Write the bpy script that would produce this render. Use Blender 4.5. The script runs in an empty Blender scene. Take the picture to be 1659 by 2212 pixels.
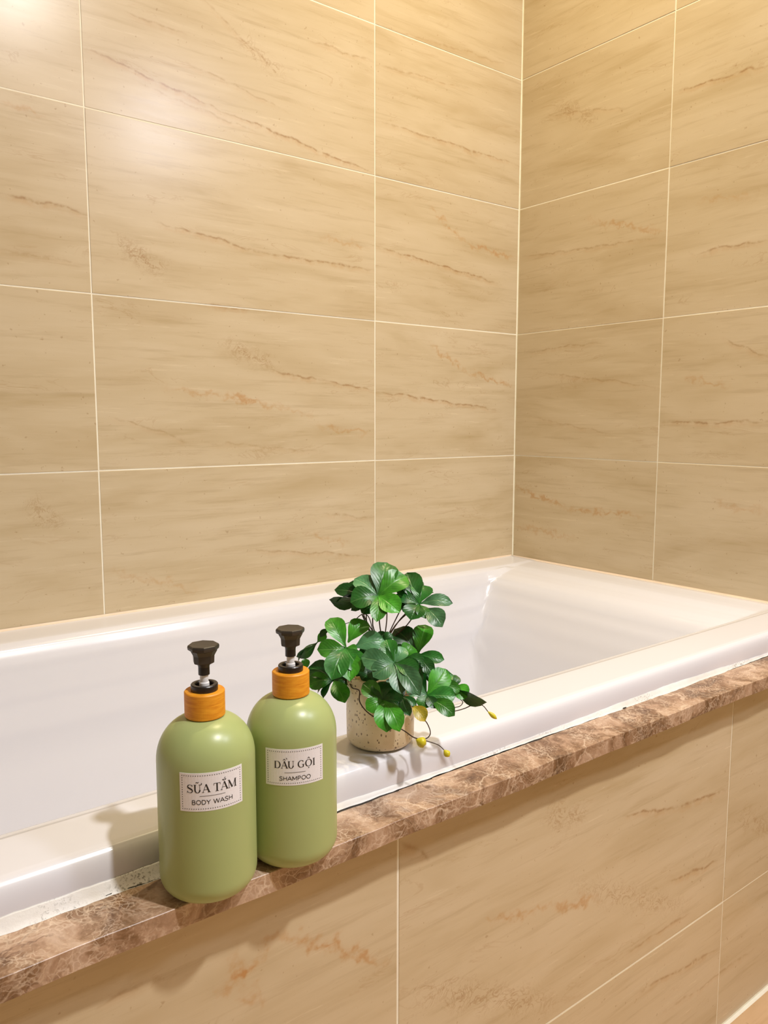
import bpy, bmesh, math, random
from mathutils import Vector, Matrix
random.seed(7)
SC = bpy.context.scene
COL = SC.collection
PI = math.pi

# ------------------------------------------------------------ camera, world, lights, exposure
CAM = Vector((-1.48496, -1.38633, 0.89517))
F_PX, PITCH, YAW, ROLL = 1704.44, -0.11527, 0.65607, 0.00087
fw = Vector((math.sin(YAW)*math.cos(PITCH), math.cos(YAW)*math.cos(PITCH), math.sin(PITCH)))
rt = Vector((math.cos(YAW), -math.sin(YAW), 0.0))
up = rt.cross(fw)
rt2 = rt*math.cos(ROLL) + up*math.sin(ROLL); up2 = -rt*math.sin(ROLL) + up*math.cos(ROLL)
cd = bpy.data.cameras.new('camera'); cam = bpy.data.objects.new('camera', cd); COL.objects.link(cam)
cd.sensor_fit = 'HORIZONTAL'; cd.sensor_width = 36.0; cd.lens = F_PX/1659*36.0
cd.clip_start = 0.02; cd.clip_end = 30
M = Matrix((rt2, up2, -fw)).transposed().to_4x4(); M.translation = CAM
cam.matrix_world = M
SC.camera = cam

w = bpy.data.worlds.new('world'); SC.world = w; w.use_nodes = True
w.node_tree.nodes['Background'].inputs[0].default_value = (1.0, 0.9, 0.8, 1)
w.node_tree.nodes['Background'].inputs[1].default_value = 0.3

def lamp(name, loc, target, size, power, color, shape='DISK', spread=180):
    ld = bpy.data.lights.new(name, 'AREA'); ld.shape = shape; ld.size = size; ld.energy = power; ld.color = color
    ld.spread = math.radians(spread)
    o = bpy.data.objects.new(name, ld); COL.objects.link(o); o.location = loc
    o.rotation_euler = (Vector(target)-Vector(loc)).to_track_quat('-Z', 'Y').to_euler()
    return o
# recessed ceiling spots of the bathroom and the lamp over the washbasin, all behind the camera
lamp('ceiling_spot_light', (-0.70, -1.84, 2.485), (-0.80, -1.3, 0.0), 0.10, 21, (1.0, 0.98, 0.97), spread=140)
lamp('vanity_light', (-0.13, -1.95, 2.13), (-1.0, -0.9, 0.9), 0.20, 9.5, (0.80, 0.85, 1.0))
lamp('bath_spot_light', (-0.45, -0.52, 2.485), (-0.36, -0.55, 0.0), 0.07, 8, (1.0, 0.83, 0.50), spread=140)

SC.view_settings.view_transform = 'Standard'
SC.view_settings.look = 'None'
SC.view_settings.exposure = 0.07
SC.view_settings.gamma = 1.0
SC.view_settings.use_curve_mapping = False

# ------------------------------------------------------------ helpers
def tag(o, label=None, cat=None, group=None, kind=None):
    if label: o['label'] = label
    if cat: o['category'] = cat
    if group: o['group'] = group
    if kind: o['kind'] = kind
    return o

def obj(name, bm, mat, parent=None, smooth=False, local=None):
    me = bpy.data.meshes.new(name); bm.normal_update(); bm.to_mesh(me); bm.free()
    if smooth:
        for p in me.polygons: p.use_smooth = True
    me.materials.append(mat)
    o = bpy.data.objects.new(name, me); COL.objects.link(o)
    if parent is not None: o.parent = parent
    return o

def empty(name, loc=(0, 0, 0), parent=None):
    o = bpy.data.objects.new(name, None); COL.objects.link(o); o.location = loc; o.empty_display_size = 0.05
    if parent is not None: o.parent = parent
    return o

def box(bm, a, b):
    (x0, y0, z0), (x1, y1, z1) = a, b
    v = [bm.verts.new(p) for p in ((x0,y0,z0),(x1,y0,z0),(x1,y1,z0),(x0,y1,z0),(x0,y0,z1),(x1,y0,z1),(x1,y1,z1),(x0,y1,z1))]
    for f in ((0,3,2,1),(4,5,6,7),(0,1,5,4),(1,2,6,5),(2,3,7,6),(3,0,4,7)): bm.faces.new([v[i] for i in f])

def lathe(profile, seg=48, close=False, deform=None):
    bm = bmesh.new(); rings = []
    for r, z in profile:
        if r < 1e-6:
            rings.append([bm.verts.new((0, 0, z))])
        else:
            ring = []
            for i in range(seg):
                a = 2*PI*i/seg; p = Vector((r*math.cos(a), r*math.sin(a), z))
                if deform: p = deform(p, a)
                ring.append(bm.verts.new(p))
            rings.append(ring)
    for A, B in zip(rings[:-1], rings[1:]):
        for i in range(seg):
            j = (i+1) % seg
            if len(A) == 1 and len(B) == 1: continue
            if len(A) == 1: bm.faces.new((A[0], B[j], B[i])) if False else bm.faces.new((A[0], B[j], B[i])[::-1]) if False else bm.faces.new((A[0], B[i], B[j]))
            elif len(B) == 1: bm.faces.new((A[i], A[j], B[0]))
            else: bm.faces.new((A[i], A[j], B[j], B[i]))
    bmesh.ops.recalc_face_normals(bm, faces=bm.faces)
    return bm

def catmull(pts, n=6):
    P = [Vector(p) for p in pts]
    if len(P) < 3: return P
    Q = [P[0]*2-P[1]] + P + [P[-1]*2-P[-2]]
    out = []
    for i in range(1, len(Q)-2):
        a, b, c, d = Q[i-1:i+3]
        for k in range(n):
            t = k/n
            out.append(0.5*((2*b)+(c-a)*t+(2*a-5*b+4*c-d)*t*t+(3*b-a-3*c+d)*t**3))
    out.append(P[-1])
    return out

def tube(bm, pts, r0, r1=None, seg=6):
    r1 = r0 if r1 is None else r1
    prev = None; n = len(pts); rings = []
    for i, p in enumerate(pts):
        t = (pts[min(i+1, n-1)]-pts[max(i-1, 0)]).normalized()
        if prev is None:
            prev = t.cross(Vector((0.3, 0.2, 1))).normalized()
        prev = (prev - t*prev.dot(t)).normalized(); q = t.cross(prev)
        r = r0+(r1-r0)*i/(n-1)
        rings.append([bm.verts.new(p+(prev*math.cos(2*PI*k/seg)+q*math.sin(2*PI*k/seg))*r) for k in range(seg)])
    for A, B in zip(rings[:-1], rings[1:]):
        for k in range(seg): bm.faces.new((A[k], A[(k+1) % seg], B[(k+1) % seg], B[k]))
    bm.faces.new(rings[0][::-1]); bm.faces.new(rings[-1])

# ------------------------------------------------------------ node helper
class NT:
    def __init__(s, name):
        s.m = bpy.data.materials.new(name); s.m.use_nodes = True; s.t = s.m.node_tree
        s.b = s.t.nodes['Principled BSDF']
    def n(s, typ, **kw):
        nd = s.t.nodes.new(typ)
        for k, v in kw.items():
            if k.startswith('i'):
                s.put(nd.inputs[int(k[1:])], v)
            else: setattr(nd, k, v)
        return nd
    def put(s, sock, v):
        if isinstance(v, bpy.types.NodeSocket): s.t.links.new(v, sock)
        else: sock.default_value = v
    def math(s, op, a, b=0.0, c=0.0, clamp=False):
        nd = s.t.nodes.new('ShaderNodeMath'); nd.operation = op; nd.use_clamp = clamp
        s.put(nd.inputs[0], a); s.put(nd.inputs[1], b); s.put(nd.inputs[2], c)
        return nd.outputs[0]
    def vmath(s, op, a, b=(0, 0, 0)):
        nd = s.t.nodes.new('ShaderNodeVectorMath'); nd.operation = op
        s.put(nd.inputs[0], a); s.put(nd.inputs[1], b)
        return nd.outputs[1] if op in ('DOT_PRODUCT', 'LENGTH', 'DISTANCE') else nd.outputs[0]
    def scale(s, a, k):
        nd = s.t.nodes.new('ShaderNodeVectorMath'); nd.operation = 'SCALE'; s.put(nd.inputs[0], a); s.put(nd.inputs[3], k)
        return nd.outputs[0]
    def noise(s, vec, scale, detail=4, rough=0.55, dist=0.0, out=0):
        nd = s.t.nodes.new('ShaderNodeTexNoise'); s.put(nd.inputs['Vector'], vec)
        nd.inputs['Scale'].default_value = scale; nd.inputs['Detail'].default_value = detail
        nd.inputs['Roughness'].default_value = rough; nd.inputs['Distortion'].default_value = dist
        return nd.outputs[out]
    def ramp(s, fac, stops, interp='LINEAR'):
        nd = s.t.nodes.new('ShaderNodeValToRGB'); cr = nd.color_ramp; cr.interpolation = interp
        while len(cr.elements) < len(stops): cr.elements.new(0.5)
        for e, (p, c) in zip(cr.elements, stops):
            e.position = p; e.color = c if len(c) == 4 else (*c, 1)
        s.put(nd.inputs[0], fac)
        return nd.outputs[0]
    def mix(s, fac, a, b, mode='MIX'):
        nd = s.t.nodes.new('ShaderNodeMix'); nd.data_type = 'RGBA'; nd.blend_type = mode
        s.put(nd.inputs[0], fac)
        s.put(nd.inputs[6], a if isinstance(a, bpy.types.NodeSocket) or len(a) == 4 else (*a, 1))
        s.put(nd.inputs[7], b if isinstance(b, bpy.types.NodeSocket) or len(b) == 4 else (*b, 1))
        return nd.outputs[2]
    def bump(s, h, strength, dist):
        nd = s.t.nodes.new('ShaderNodeBump'); nd.inputs['Strength'].default_value = strength; nd.inputs['Distance'].default_value = dist
        s.put(nd.inputs['Height'], h); s.t.links.new(nd.outputs[0], s.b.inputs['Normal'])
    def col(s, v): s.put(s.b.inputs['Base Color'], v if isinstance(v, bpy.types.NodeSocket) or len(v) == 4 else (*v, 1))
    def pos(s): return s.t.nodes.new('ShaderNodeNewGeometry').outputs['Position']
    def objc(s): return s.t.nodes.new('ShaderNodeTexCoord').outputs['Object']
    def swz(s, vec, order):
        sp = s.t.nodes.new('ShaderNodeSeparateXYZ'); s.put(sp.inputs[0], vec)
        cb = s.t.nodes.new('ShaderNodeCombineXYZ')
        for i, k in enumerate(order):
            if k is not None: s.put(cb.inputs[i], sp.outputs[k])
        return cb.outputs[0]

def srgb(r, g, b):
    f = lambda c: (c/255/12.92) if c/255 <= 0.04045 else ((c/255+0.055)/1.055)**2.4
    return (f(r), f(g), f(b))

# ------------------------------------------------------------ traced veins, leaves and stems (world metres)
LEAVES= [((-0.9841, -0.7254, 0.7089), (-0.9588, -0.708, 0.7363), 0.0252, 2), ((-0.9841, -0.7254, 0.7089), (-0.9506, -0.7308, 0.7239), 0.0244, 1), ((-0.9841, -0.7254, 0.7089), (-0.9944, -0.6986, 0.7226), 0.0187, 3), ((-0.9841, -0.7254, 0.7089), (-1.01, -0.7136, 0.7031), 0.0216, 2), ((-0.9841, -0.7254, 0.7089), (-1.0003, -0.7441, 0.6871), 0.0151, 1), ((-0.9841, -0.7254, 0.7089), (-0.9765, -0.7516, 0.6946), 0.0194, 1), ((-0.9841, -0.7254, 0.7089), (-1.0001, -0.7278, 0.6985), 0.0144, 2), ((-0.9815, -0.7026, 0.7045), (-1.0057, -0.6778, 0.7091), 0.0137, 0), ((-0.9815, -0.7026, 0.7045), (-1.0145, -0.6808, 0.7018), 0.0055, 0), ((-0.9815, -0.7026, 0.7045), (-1.0104, -0.6889, 0.6982), 0.0043, 0), ((-0.9815, -0.7026, 0.7045), (-1.0034, -0.703, 0.692), 0.0086, 0), ((-0.9815, -0.7026, 0.7045), (-0.9902, -0.682, 0.7149), 0.0101, 0), ((-0.9475, -0.75, 0.6988), (-0.9202, -0.7705, 0.6991), 0.0127, 3), ((-0.9437, -0.7578, 0.6953), (-0.9421, -0.7809, 0.6801), 0.0173, 3), ((-0.9475, -0.75, 0.6988), (-0.9636, -0.756, 0.6858), 0.0201, 2), ((-0.9475, -0.75, 0.6988), (-0.9511, -0.7643, 0.6867), 0.0129, 1), ((-0.9475, -0.75, 0.6988), (-0.9396, -0.7208, 0.7247), 0.0216, 0), ((-0.9475, -0.75, 0.6988), (-0.9338, -0.7393, 0.7142), 0.0201, 2), ((-0.9475, -0.75, 0.6988), (-0.9287, -0.7513, 0.7082), 0.0065, 0), ((-0.9475, -0.75, 0.6988), (-0.9611, -0.7289, 0.7064), 0.0129, 0), ((-1.0241, -0.7224, 0.6579), (-1.0234, -0.6933, 0.6813), 0.018, 1), ((-1.0198, -0.7199, 0.6623), (-0.9948, -0.7182, 0.679), 0.018, 1), ((-1.0241, -0.7224, 0.6579), (-1.0476, -0.7065, 0.6562), 0.0173, 1), ((-1.0241, -0.7224, 0.6579), (-1.0503, -0.7359, 0.6327), 0.0216, 2), ((-1.0241, -0.7224, 0.6579), (-1.0366, -0.7472, 0.6322), 0.0201, 1), ((-1.0241, -0.7224, 0.6579), (-1.0211, -0.7491, 0.6395), 0.0187, 2), ((-1.0174, -0.7275, 0.6579), (-0.99, -0.7414, 0.6635), 0.018, 3), ((-1.0241, -0.7224, 0.6579), (-1.0172, -0.732, 0.6546), 0.0086, 1), ((-0.9995, -0.773, 0.6498), (-1.0226, -0.7508, 0.6537), 0.0194, 3), ((-0.9995, -0.773, 0.6498), (-1.022, -0.7688, 0.6385), 0.018, 3), ((-0.9995, -0.773, 0.6498), (-1.008, -0.7946, 0.626), 0.018, 3), ((-0.9995, -0.773, 0.6498), (-0.9944, -0.8063, 0.6249), 0.0173, 3), ((-0.9995, -0.773, 0.6498), (-0.9957, -0.7558, 0.6677), 0.0151, 2), ((-0.9995, -0.773, 0.6498), (-0.9846, -0.7719, 0.6609), 0.0122, 3), ((-0.9995, -0.773, 0.6498), (-0.985, -0.7929, 0.6423), 0.0158, 2), ((-0.9995, -0.773, 0.6498), (-1.0043, -0.7567, 0.6609), 0.0086, 0), ((-0.9568, -0.7593, 0.6471), (-0.935, -0.7468, 0.6705), 0.0187, 1), ((-0.9568, -0.7593, 0.6471), (-0.9386, -0.779, 0.6427), 0.0122, 2), ((-0.9568, -0.7593, 0.6471), (-0.9628, -0.7293, 0.6673), 0.0201, 0), ((-0.9568, -0.7593, 0.6471), (-0.9547, -0.781, 0.6317), 0.0129, 0), ((-0.9568, -0.7593, 0.6471), (-0.9754, -0.7608, 0.6349), 0.0144, 1), ((-0.9568, -0.7593, 0.6471), (-0.9689, -0.7815, 0.6232), 0.0101, 0), ((-0.9664, -0.7862, 0.6125), (-0.9403, -0.7838, 0.6322), 0.0201, 1), ((-0.9664, -0.7862, 0.6125), (-0.9445, -0.8043, 0.6114), 0.0158, 2), ((-0.9659, -0.7909, 0.6087), (-0.9548, -0.8141, 0.5963), 0.0144, 1), ((-0.9664, -0.7862, 0.6125), (-0.9774, -0.7896, 0.6023), 0.0137, 1), ((-0.9664, -0.7862, 0.6125), (-0.961, -0.7677, 0.6324), 0.0101, 0), ((-0.9664, -0.7862, 0.6125), (-0.9786, -0.7692, 0.619), 0.0158, 3), ((-0.9664, -0.7862, 0.6125), (-0.9657, -0.7992, 0.6018), 0.0101, 0), ((-0.9344, -0.7901, 0.6147), (-0.9336, -0.7721, 0.6289), 0.0086, 0), ((-0.9344, -0.7901, 0.6147), (-0.9265, -0.8055, 0.6078), 0.0151, 1), ((-0.9344, -0.7901, 0.6147), (-0.9148, -0.8195, 0.6042), 0.0069, 0), ((-0.9344, -0.7901, 0.6147), (-0.925, -0.7851, 0.6239), 0.0086, 0), ((-1.03, -0.7081, 0.6204), (-1.0449, -0.6844, 0.6297), 0.0187, 0), ((-1.03, -0.7081, 0.6204), (-1.0534, -0.6958, 0.616), 0.0158, 1), ((-1.03, -0.7081, 0.6204), (-1.0463, -0.7145, 0.6063), 0.0079, 0), ((-1.03, -0.7081, 0.6204), (-1.0317, -0.7304, 0.6029), 0.0165, 1), ((-1.03, -0.7081, 0.6204), (-1.0487, -0.7074, 0.6102), 0.0043, 0), ((-1.03, -0.7081, 0.6204), (-1.0171, -0.7194, 0.6193), 0.0129, 0), ((-1.03, -0.7081, 0.6204), (-1.0293, -0.6942, 0.6314), 0.0129, 0), ((-1.0137, -0.7725, 0.6132), (-1.023, -0.7529, 0.626), 0.0158, 1), ((-1.0137, -0.7725, 0.6132), (-1.0299, -0.7675, 0.6056), 0.0144, 1), ((-1.0137, -0.7725, 0.6132), (-1.0229, -0.79, 0.5886), 0.0216, 1), ((-1.0137, -0.7725, 0.6132), (-1.0127, -0.7974, 0.5891), 0.0158, 1), ((-1.0137, -0.7725, 0.6132), (-0.9986, -0.7873, 0.61), 0.0129, 0), ((-1.0137, -0.7725, 0.6132), (-1.01, -0.7619, 0.6271), 0.0173, 0), ((-1.0137, -0.7725, 0.6132), (-1.001, -0.7694, 0.6266), 0.0173, 0), ((-0.9972, -0.7834, 0.6169), (-0.9986, -0.7975, 0.6015), 0.0093, 0), ((-0.9934, -0.7938, 0.6093), (-0.9895, -0.8091, 0.597), 0.0122, 4), ((-0.9972, -0.7834, 0.6169), (-0.9902, -0.7963, 0.6093), 0.0072, 0), ((-1.0253, -0.6939, 0.6729), (-1.0352, -0.6906, 0.665), 0.0058, 0), ((-1.0253, -0.6939, 0.6729), (-1.0226, -0.6926, 0.6788), 0.0058, 0), ((-1.0372, -0.6869, 0.6578), (-1.0573, -0.6784, 0.6454), 0.006, 0), ((-1.0372, -0.6869, 0.6578), (-1.0559, -0.6828, 0.6396), 0.0052, 0), ((-1.0372, -0.6869, 0.6578), (-1.0278, -0.6897, 0.6658), 0.0086, 1), ((-1.0455, -0.6751, 0.6252), (-1.0409, -0.6694, 0.6357), 0.0079, 1), ((-1.0455, -0.6751, 0.6252), (-1.041, -0.6829, 0.6204), 0.0086, 0), ((-0.9876, -0.7396, 0.6627), (-0.9874, -0.7322, 0.6712), 0.0086, 0), ((-0.9876, -0.7396, 0.6627), (-0.9782, -0.7414, 0.6688), 0.0086, 0), ((-0.9876, -0.7396, 0.6627), (-0.9967, -0.7326, 0.6627), 0.0115, 0), ((-1.0058, -0.7448, 0.6354), (-1.0182, -0.7429, 0.6273), 0.0158, 0), ((-1.0058, -0.7448, 0.6354), (-1.0072, -0.7373, 0.6424), 0.0144, 0), ((-1.0058, -0.7448, 0.6354), (-1.0023, -0.7541, 0.6284), 0.0144, 0), ((-0.9764, -0.7665, 0.625), (-0.9803, -0.7602, 0.6285), 0.0129, 0), ((-0.9764, -0.7665, 0.625), (-0.9697, -0.7716, 0.625), 0.0101, 0), ((-0.9764, -0.7665, 0.625), (-0.9821, -0.7556, 0.632), 0.0115, 0), ((-0.9807, -0.7113, 0.7015), (-0.9967, -0.7135, 0.6894), 0.0137, 2), ((-0.9807, -0.7113, 0.7015), (-0.9562, -0.7083, 0.7202), 0.0173, 0), ((-0.9807, -0.7113, 0.7015), (-0.9491, -0.7137, 0.7202), 0.0173, 2), ((-0.9807, -0.7113, 0.7015), (-0.9807, -0.7258, 0.6894), 0.0129, 0), ((-0.9807, -0.7113, 0.7015), (-0.9887, -0.695, 0.7101), 0.0144, 1), ((-0.9456, -0.7352, 0.7054), (-0.9333, -0.7272, 0.7204), 0.0158, 0), ((-0.9456, -0.7352, 0.7054), (-0.9295, -0.7433, 0.7091), 0.0129, 2), ((-0.9456, -0.7352, 0.7054), (-0.9612, -0.7407, 0.6909), 0.0144, 0), ((-0.9456, -0.7352, 0.7054), (-0.9522, -0.7199, 0.7141), 0.0129, 1), ((-1.0061, -0.7262, 0.6395), (-1.0198, -0.7258, 0.6303), 0.0158, 0), ((-1.0061, -0.7262, 0.6395), (-1.0031, -0.7412, 0.6281), 0.0173, 0), ((-1.0061, -0.7262, 0.6395), (-0.9902, -0.7359, 0.6418), 0.0144, 1), ((-1.0061, -0.7262, 0.6395), (-0.9933, -0.7234, 0.6511), 0.0144, 0), ((-1.0061, -0.7262, 0.6395), (-1.0165, -0.7309, 0.6281), 0.0144, 2), ((-0.9732, -0.7557, 0.6463), (-0.9707, -0.7727, 0.6328), 0.0158, 0), ((-0.9732, -0.7557, 0.6463), (-0.9613, -0.7546, 0.6557), 0.0158, 1), ((-0.9732, -0.7557, 0.6463), (-0.9761, -0.7433, 0.6556), 0.0115, 0), ((-0.9732, -0.7557, 0.6463), (-0.9619, -0.7731, 0.6384), 0.0144, 2), ((-0.9732, -0.7557, 0.6463), (-0.983, -0.7657, 0.6305), 0.0158, 0), ((-0.9529, -0.778, 0.6175), (-0.9314, -0.7857, 0.6254), 0.0129, 2), ((-0.9529, -0.778, 0.6175), (-0.949, -0.7949, 0.6054), 0.0144, 0), ((-0.9529, -0.778, 0.6175), (-0.948, -0.7679, 0.6299), 0.0115, 2), ((-0.9529, -0.778, 0.6175), (-0.9321, -0.7991, 0.613), 0.0115, 1), ((-1.0001, -0.7671, 0.6172), (-0.9977, -0.7797, 0.6061), 0.0144, 2), ((-1.0001, -0.7671, 0.6172), (-1.0139, -0.7694, 0.6039), 0.0144, 2), ((-1.0001, -0.7671, 0.6172), (-1.0116, -0.7572, 0.6183), 0.0144, 0), ((-1.0001, -0.7671, 0.6172), (-0.992, -0.7636, 0.6275), 0.0129, 0), ((-1.0001, -0.7671, 0.6172), (-0.9875, -0.7757, 0.6184), 0.0129, 0)]
STEMS= [([(-0.9794, -0.7216, 0.7076), (-0.9837, -0.7274, 0.6799), (-0.9835, -0.7342, 0.6519), (-0.9823, -0.735, 0.6178)], 0.00075), ([(-0.9841, -0.7231, 0.707), (-0.992, -0.7264, 0.6781), (-0.9835, -0.7342, 0.6519), (-0.9823, -0.735, 0.6178)], 0.00075), ([(-0.9839, -0.7059, 0.7039), (-0.9884, -0.7119, 0.6745), (-0.9835, -0.7342, 0.6519), (-0.9823, -0.735, 0.6178)], 0.00075), ([(-0.9792, -0.6995, 0.7036), (-0.986, -0.7024, 0.6826), (-0.9835, -0.7342, 0.6519), (-0.9823, -0.735, 0.6178)], 0.00075), ([(-0.9715, -0.7233, 0.7024), (-0.9749, -0.7288, 0.6818), (-0.9835, -0.7342, 0.6519), (-0.9823, -0.735, 0.6178)], 0.00075), ([(-0.9463, -0.7485, 0.6976), (-0.9652, -0.741, 0.6842), (-0.9835, -0.7342, 0.6519), (-0.9823, -0.735, 0.6178)], 0.00075), ([(-0.9518, -0.7495, 0.6971), (-0.9727, -0.7412, 0.6781), (-0.9835, -0.7342, 0.6519), (-0.9823, -0.735, 0.6178)], 0.00075), ([(-0.9494, -0.7329, 0.7011), (-0.9611, -0.7312, 0.686), (-0.9835, -0.7342, 0.6519), (-0.9823, -0.735, 0.6178)], 0.00075), ([(-0.942, -0.7446, 0.6947), (-0.9569, -0.7411, 0.6755), (-0.9835, -0.7342, 0.6519), (-0.9823, -0.735, 0.6178)], 0.00075), ([(-0.9956, -0.712, 0.6875), (-0.9897, -0.7257, 0.6599), (-0.9835, -0.7342, 0.6519), (-0.9823, -0.735, 0.6178)], 0.00075), ([(-1.003, -0.7074, 0.6803), (-0.9945, -0.7104, 0.687), (-0.9901, -0.7167, 0.6846), (-0.9893, -0.7252, 0.6656), (-0.9856, -0.7322, 0.637)], 0.0006), ([(-1.0231, -0.7209, 0.6559), (-1.0103, -0.732, 0.6475), (-0.987, -0.7341, 0.617)], 0.0008), ([(-0.9972, -0.7701, 0.6473), (-0.9924, -0.7596, 0.6308), (-0.9826, -0.7378, 0.6142)], 0.0008), ([(-0.9549, -0.7571, 0.6455), (-0.9675, -0.751, 0.6383), (-0.9801, -0.7393, 0.617)], 0.0008), ([(-0.9645, -0.7829, 0.6104), (-0.9762, -0.7729, 0.6166), (-0.9782, -0.7461, 0.6155)], 0.0008), ([(-0.9331, -0.7887, 0.614), (-0.9392, -0.7859, 0.6182), (-0.9513, -0.7847, 0.6146), (-0.9639, -0.7832, 0.6111)], 0.0006), ([(-1.0289, -0.7064, 0.6197), (-1.0187, -0.7217, 0.6217), (-0.9939, -0.7289, 0.6156)], 0.0008), ([(-1.0241, -0.6922, 0.6731), (-1.0148, -0.699, 0.676), (-1.003, -0.7074, 0.6803)], 0.0005), ([(-1.0536, -0.6737, 0.6444), (-1.0361, -0.6853, 0.6573), (-1.0242, -0.6923, 0.6724), (-1.0193, -0.6954, 0.676)], 0.0006), ([(-1.0114, -0.7694, 0.6118), (-1.0022, -0.7676, 0.6207), (-0.9873, -0.7462, 0.6189)], 0.0008), ([(-1.0245, -0.73, 0.6208), (-1.0282, -0.74, 0.62), (-1.0285, -0.7524, 0.6206), (-1.0308, -0.7559, 0.6108), (-1.0264, -0.7633, 0.6007), (-1.0173, -0.7739, 0.5933), (-1.0002, -0.7872, 0.5835), (-0.991, -0.7954, 0.5754), (-0.9813, -0.8008, 0.5733), (-0.9753, -0.8021, 0.5779), (-0.9768, -0.7996, 0.5874), (-0.9824, -0.7965, 0.5963)], 0.0007), ([(-0.991, -0.7954, 0.5754), (-0.9795, -0.8049, 0.5714), (-0.9715, -0.8103, 0.5676), (-0.9669, -0.8134, 0.5625)], 0.0006), ([(-0.9518, -0.8023, 0.5959), (-0.9425, -0.8045, 0.5952), (-0.9319, -0.8074, 0.5965), (-0.9211, -0.8102, 0.5993), (-0.9132, -0.8141, 0.5972), (-0.9091, -0.8181, 0.5908)], 0.0006), ([(-0.9524, -0.7987, 0.6), (-0.9432, -0.8011, 0.5979), (-0.9349, -0.8024, 0.5979), (-0.9308, -0.8025, 0.6013), (-0.9317, -0.7988, 0.6041)], 0.0005), ([(-0.9917, -0.7766, 0.6138), (-0.9814, -0.7792, 0.6152), (-0.9704, -0.7812, 0.6076)], 0.0006), ([(-0.9338, -0.7906, 0.6147), (-0.9305, -0.7996, 0.6055), (-0.9211, -0.8101, 0.6)], 0.0005)]
BUDS= [([(-0.9669, -0.8134, 0.5625), (-0.9628, -0.8175, 0.5554)], 0.0072), ([(-0.9097, -0.8176, 0.5915), (-0.9021, -0.8247, 0.5829)], 0.0049), ([(-0.9904, -0.7968, 0.574), (-0.9821, -0.8039, 0.5689)], 0.0108), ([(-0.9849, -0.8008, 0.5714), (-0.9879, -0.7992, 0.566)], 0.0086)]
VEINS_BACK= [('t', 1, (-1.0359, 1.5007), (-0.7927, 1.4584)), ('t', 1, (-0.7927, 1.4584), (-0.4425, 1.4125)), ('t', 0.5, (-0.8242, 1.6395), (-0.6747, 1.5524)), ('t', 0.6, (-0.6009, 1.6309), (-0.4484, 1.6367)), ('t', 1, (-1.1777, 1.2504), (-1.0431, 1.2382)), ('t', 0.9, (-0.9228, 1.2426), (-0.721, 1.2165)), ('t', 0.9, (-0.721, 1.2165), (-0.4488, 1.2154)), ('t', 1.1, (-0.4401, 1.2644), (-0.0712, 1.2256)), ('s', 1, (-0.2873, 1.3665), (-0.1874, 1.3098)), ('s', 1, (-0.1874, 1.3098), (-0.013, 1.287)), ('s', 0.6, (-0.5831, 1.2657), (-0.4549, 1.2596)), ('t', 0.9, (-0.6945, 0.9937), (-0.5747, 0.9738)), ('t', 0.9, (-0.5747, 0.9738), (-0.4453, 0.9637)), ('t', 1, (-0.4403, 0.9579), (-0.0685, 0.9223)), ('s', 1, (-0.2843, 1.0669), (-0.1673, 1.0087)), ('s', 1, (-0.1673, 1.0087), (-0.0075, 0.9803)), ('s', 0.7, (-0.9151, 0.9521), (-0.6956, 0.9284)), ('s', 0.8, (-0.587, 0.8823), (-0.4529, 0.8678)), ('t', 0.6, (-0.7631, 0.6413), (-0.4481, 0.5953)), ('s', 0.6, (-1.0281, 0.6287), (-0.8628, 0.5735)), ('s', 0.8, (-0.6122, 0.6585), (-0.5182, 0.6301)), ('t', 0.8, (-0.4327, 1.5197), (-0.0032, 1.5111)), ('c', 0.7, (-0.998, 1.2008), (-0.9085, 1.1568)), ('t', 1, (-0.8478, 1.1096), (-0.7432, 1.1076)), ('c', 0.6, (-0.8032, 1.0369), (-0.6839, 1.0032)), ('t', 0.5, (-0.968, 1.5777), (-0.8612, 1.571)), ('t', 0.5, (-0.4364, 1.6308), (-0.1787, 1.6457)), ('s', 0.6, (-1.171, 1.3829), (-1.1097, 1.383)), ('c', 0.5, (-1.1602, 0.7645), (-1.111, 0.7142)), ('t', 0.4, (-0.8456, 0.8548), (-0.576, 0.8313)), ('t', 0.5, (-0.8711, 1.526), (-0.6552, 1.4896)), ('t', 0.5, (-0.9481, 1.4684), (-0.7168, 1.4339)), ('c', 0.5, (-0.7705, 1.6082), (-0.6543, 1.5491)), ('t', 0.4, (-1.1822, 1.1619), (-1.0541, 1.1557)), ('t', 0.4, (-1.0175, 0.9017), (-0.8643, 0.8508)), ('s', 0.5, (-0.8054, 0.9461), (-0.5981, 0.9033)), ('t', 0.4, (-0.406, 1.7118), (-0.0448, 1.7321)), ('t', 0.5, (-0.5772, 0.6998), (-0.4455, 0.6801))]
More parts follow.
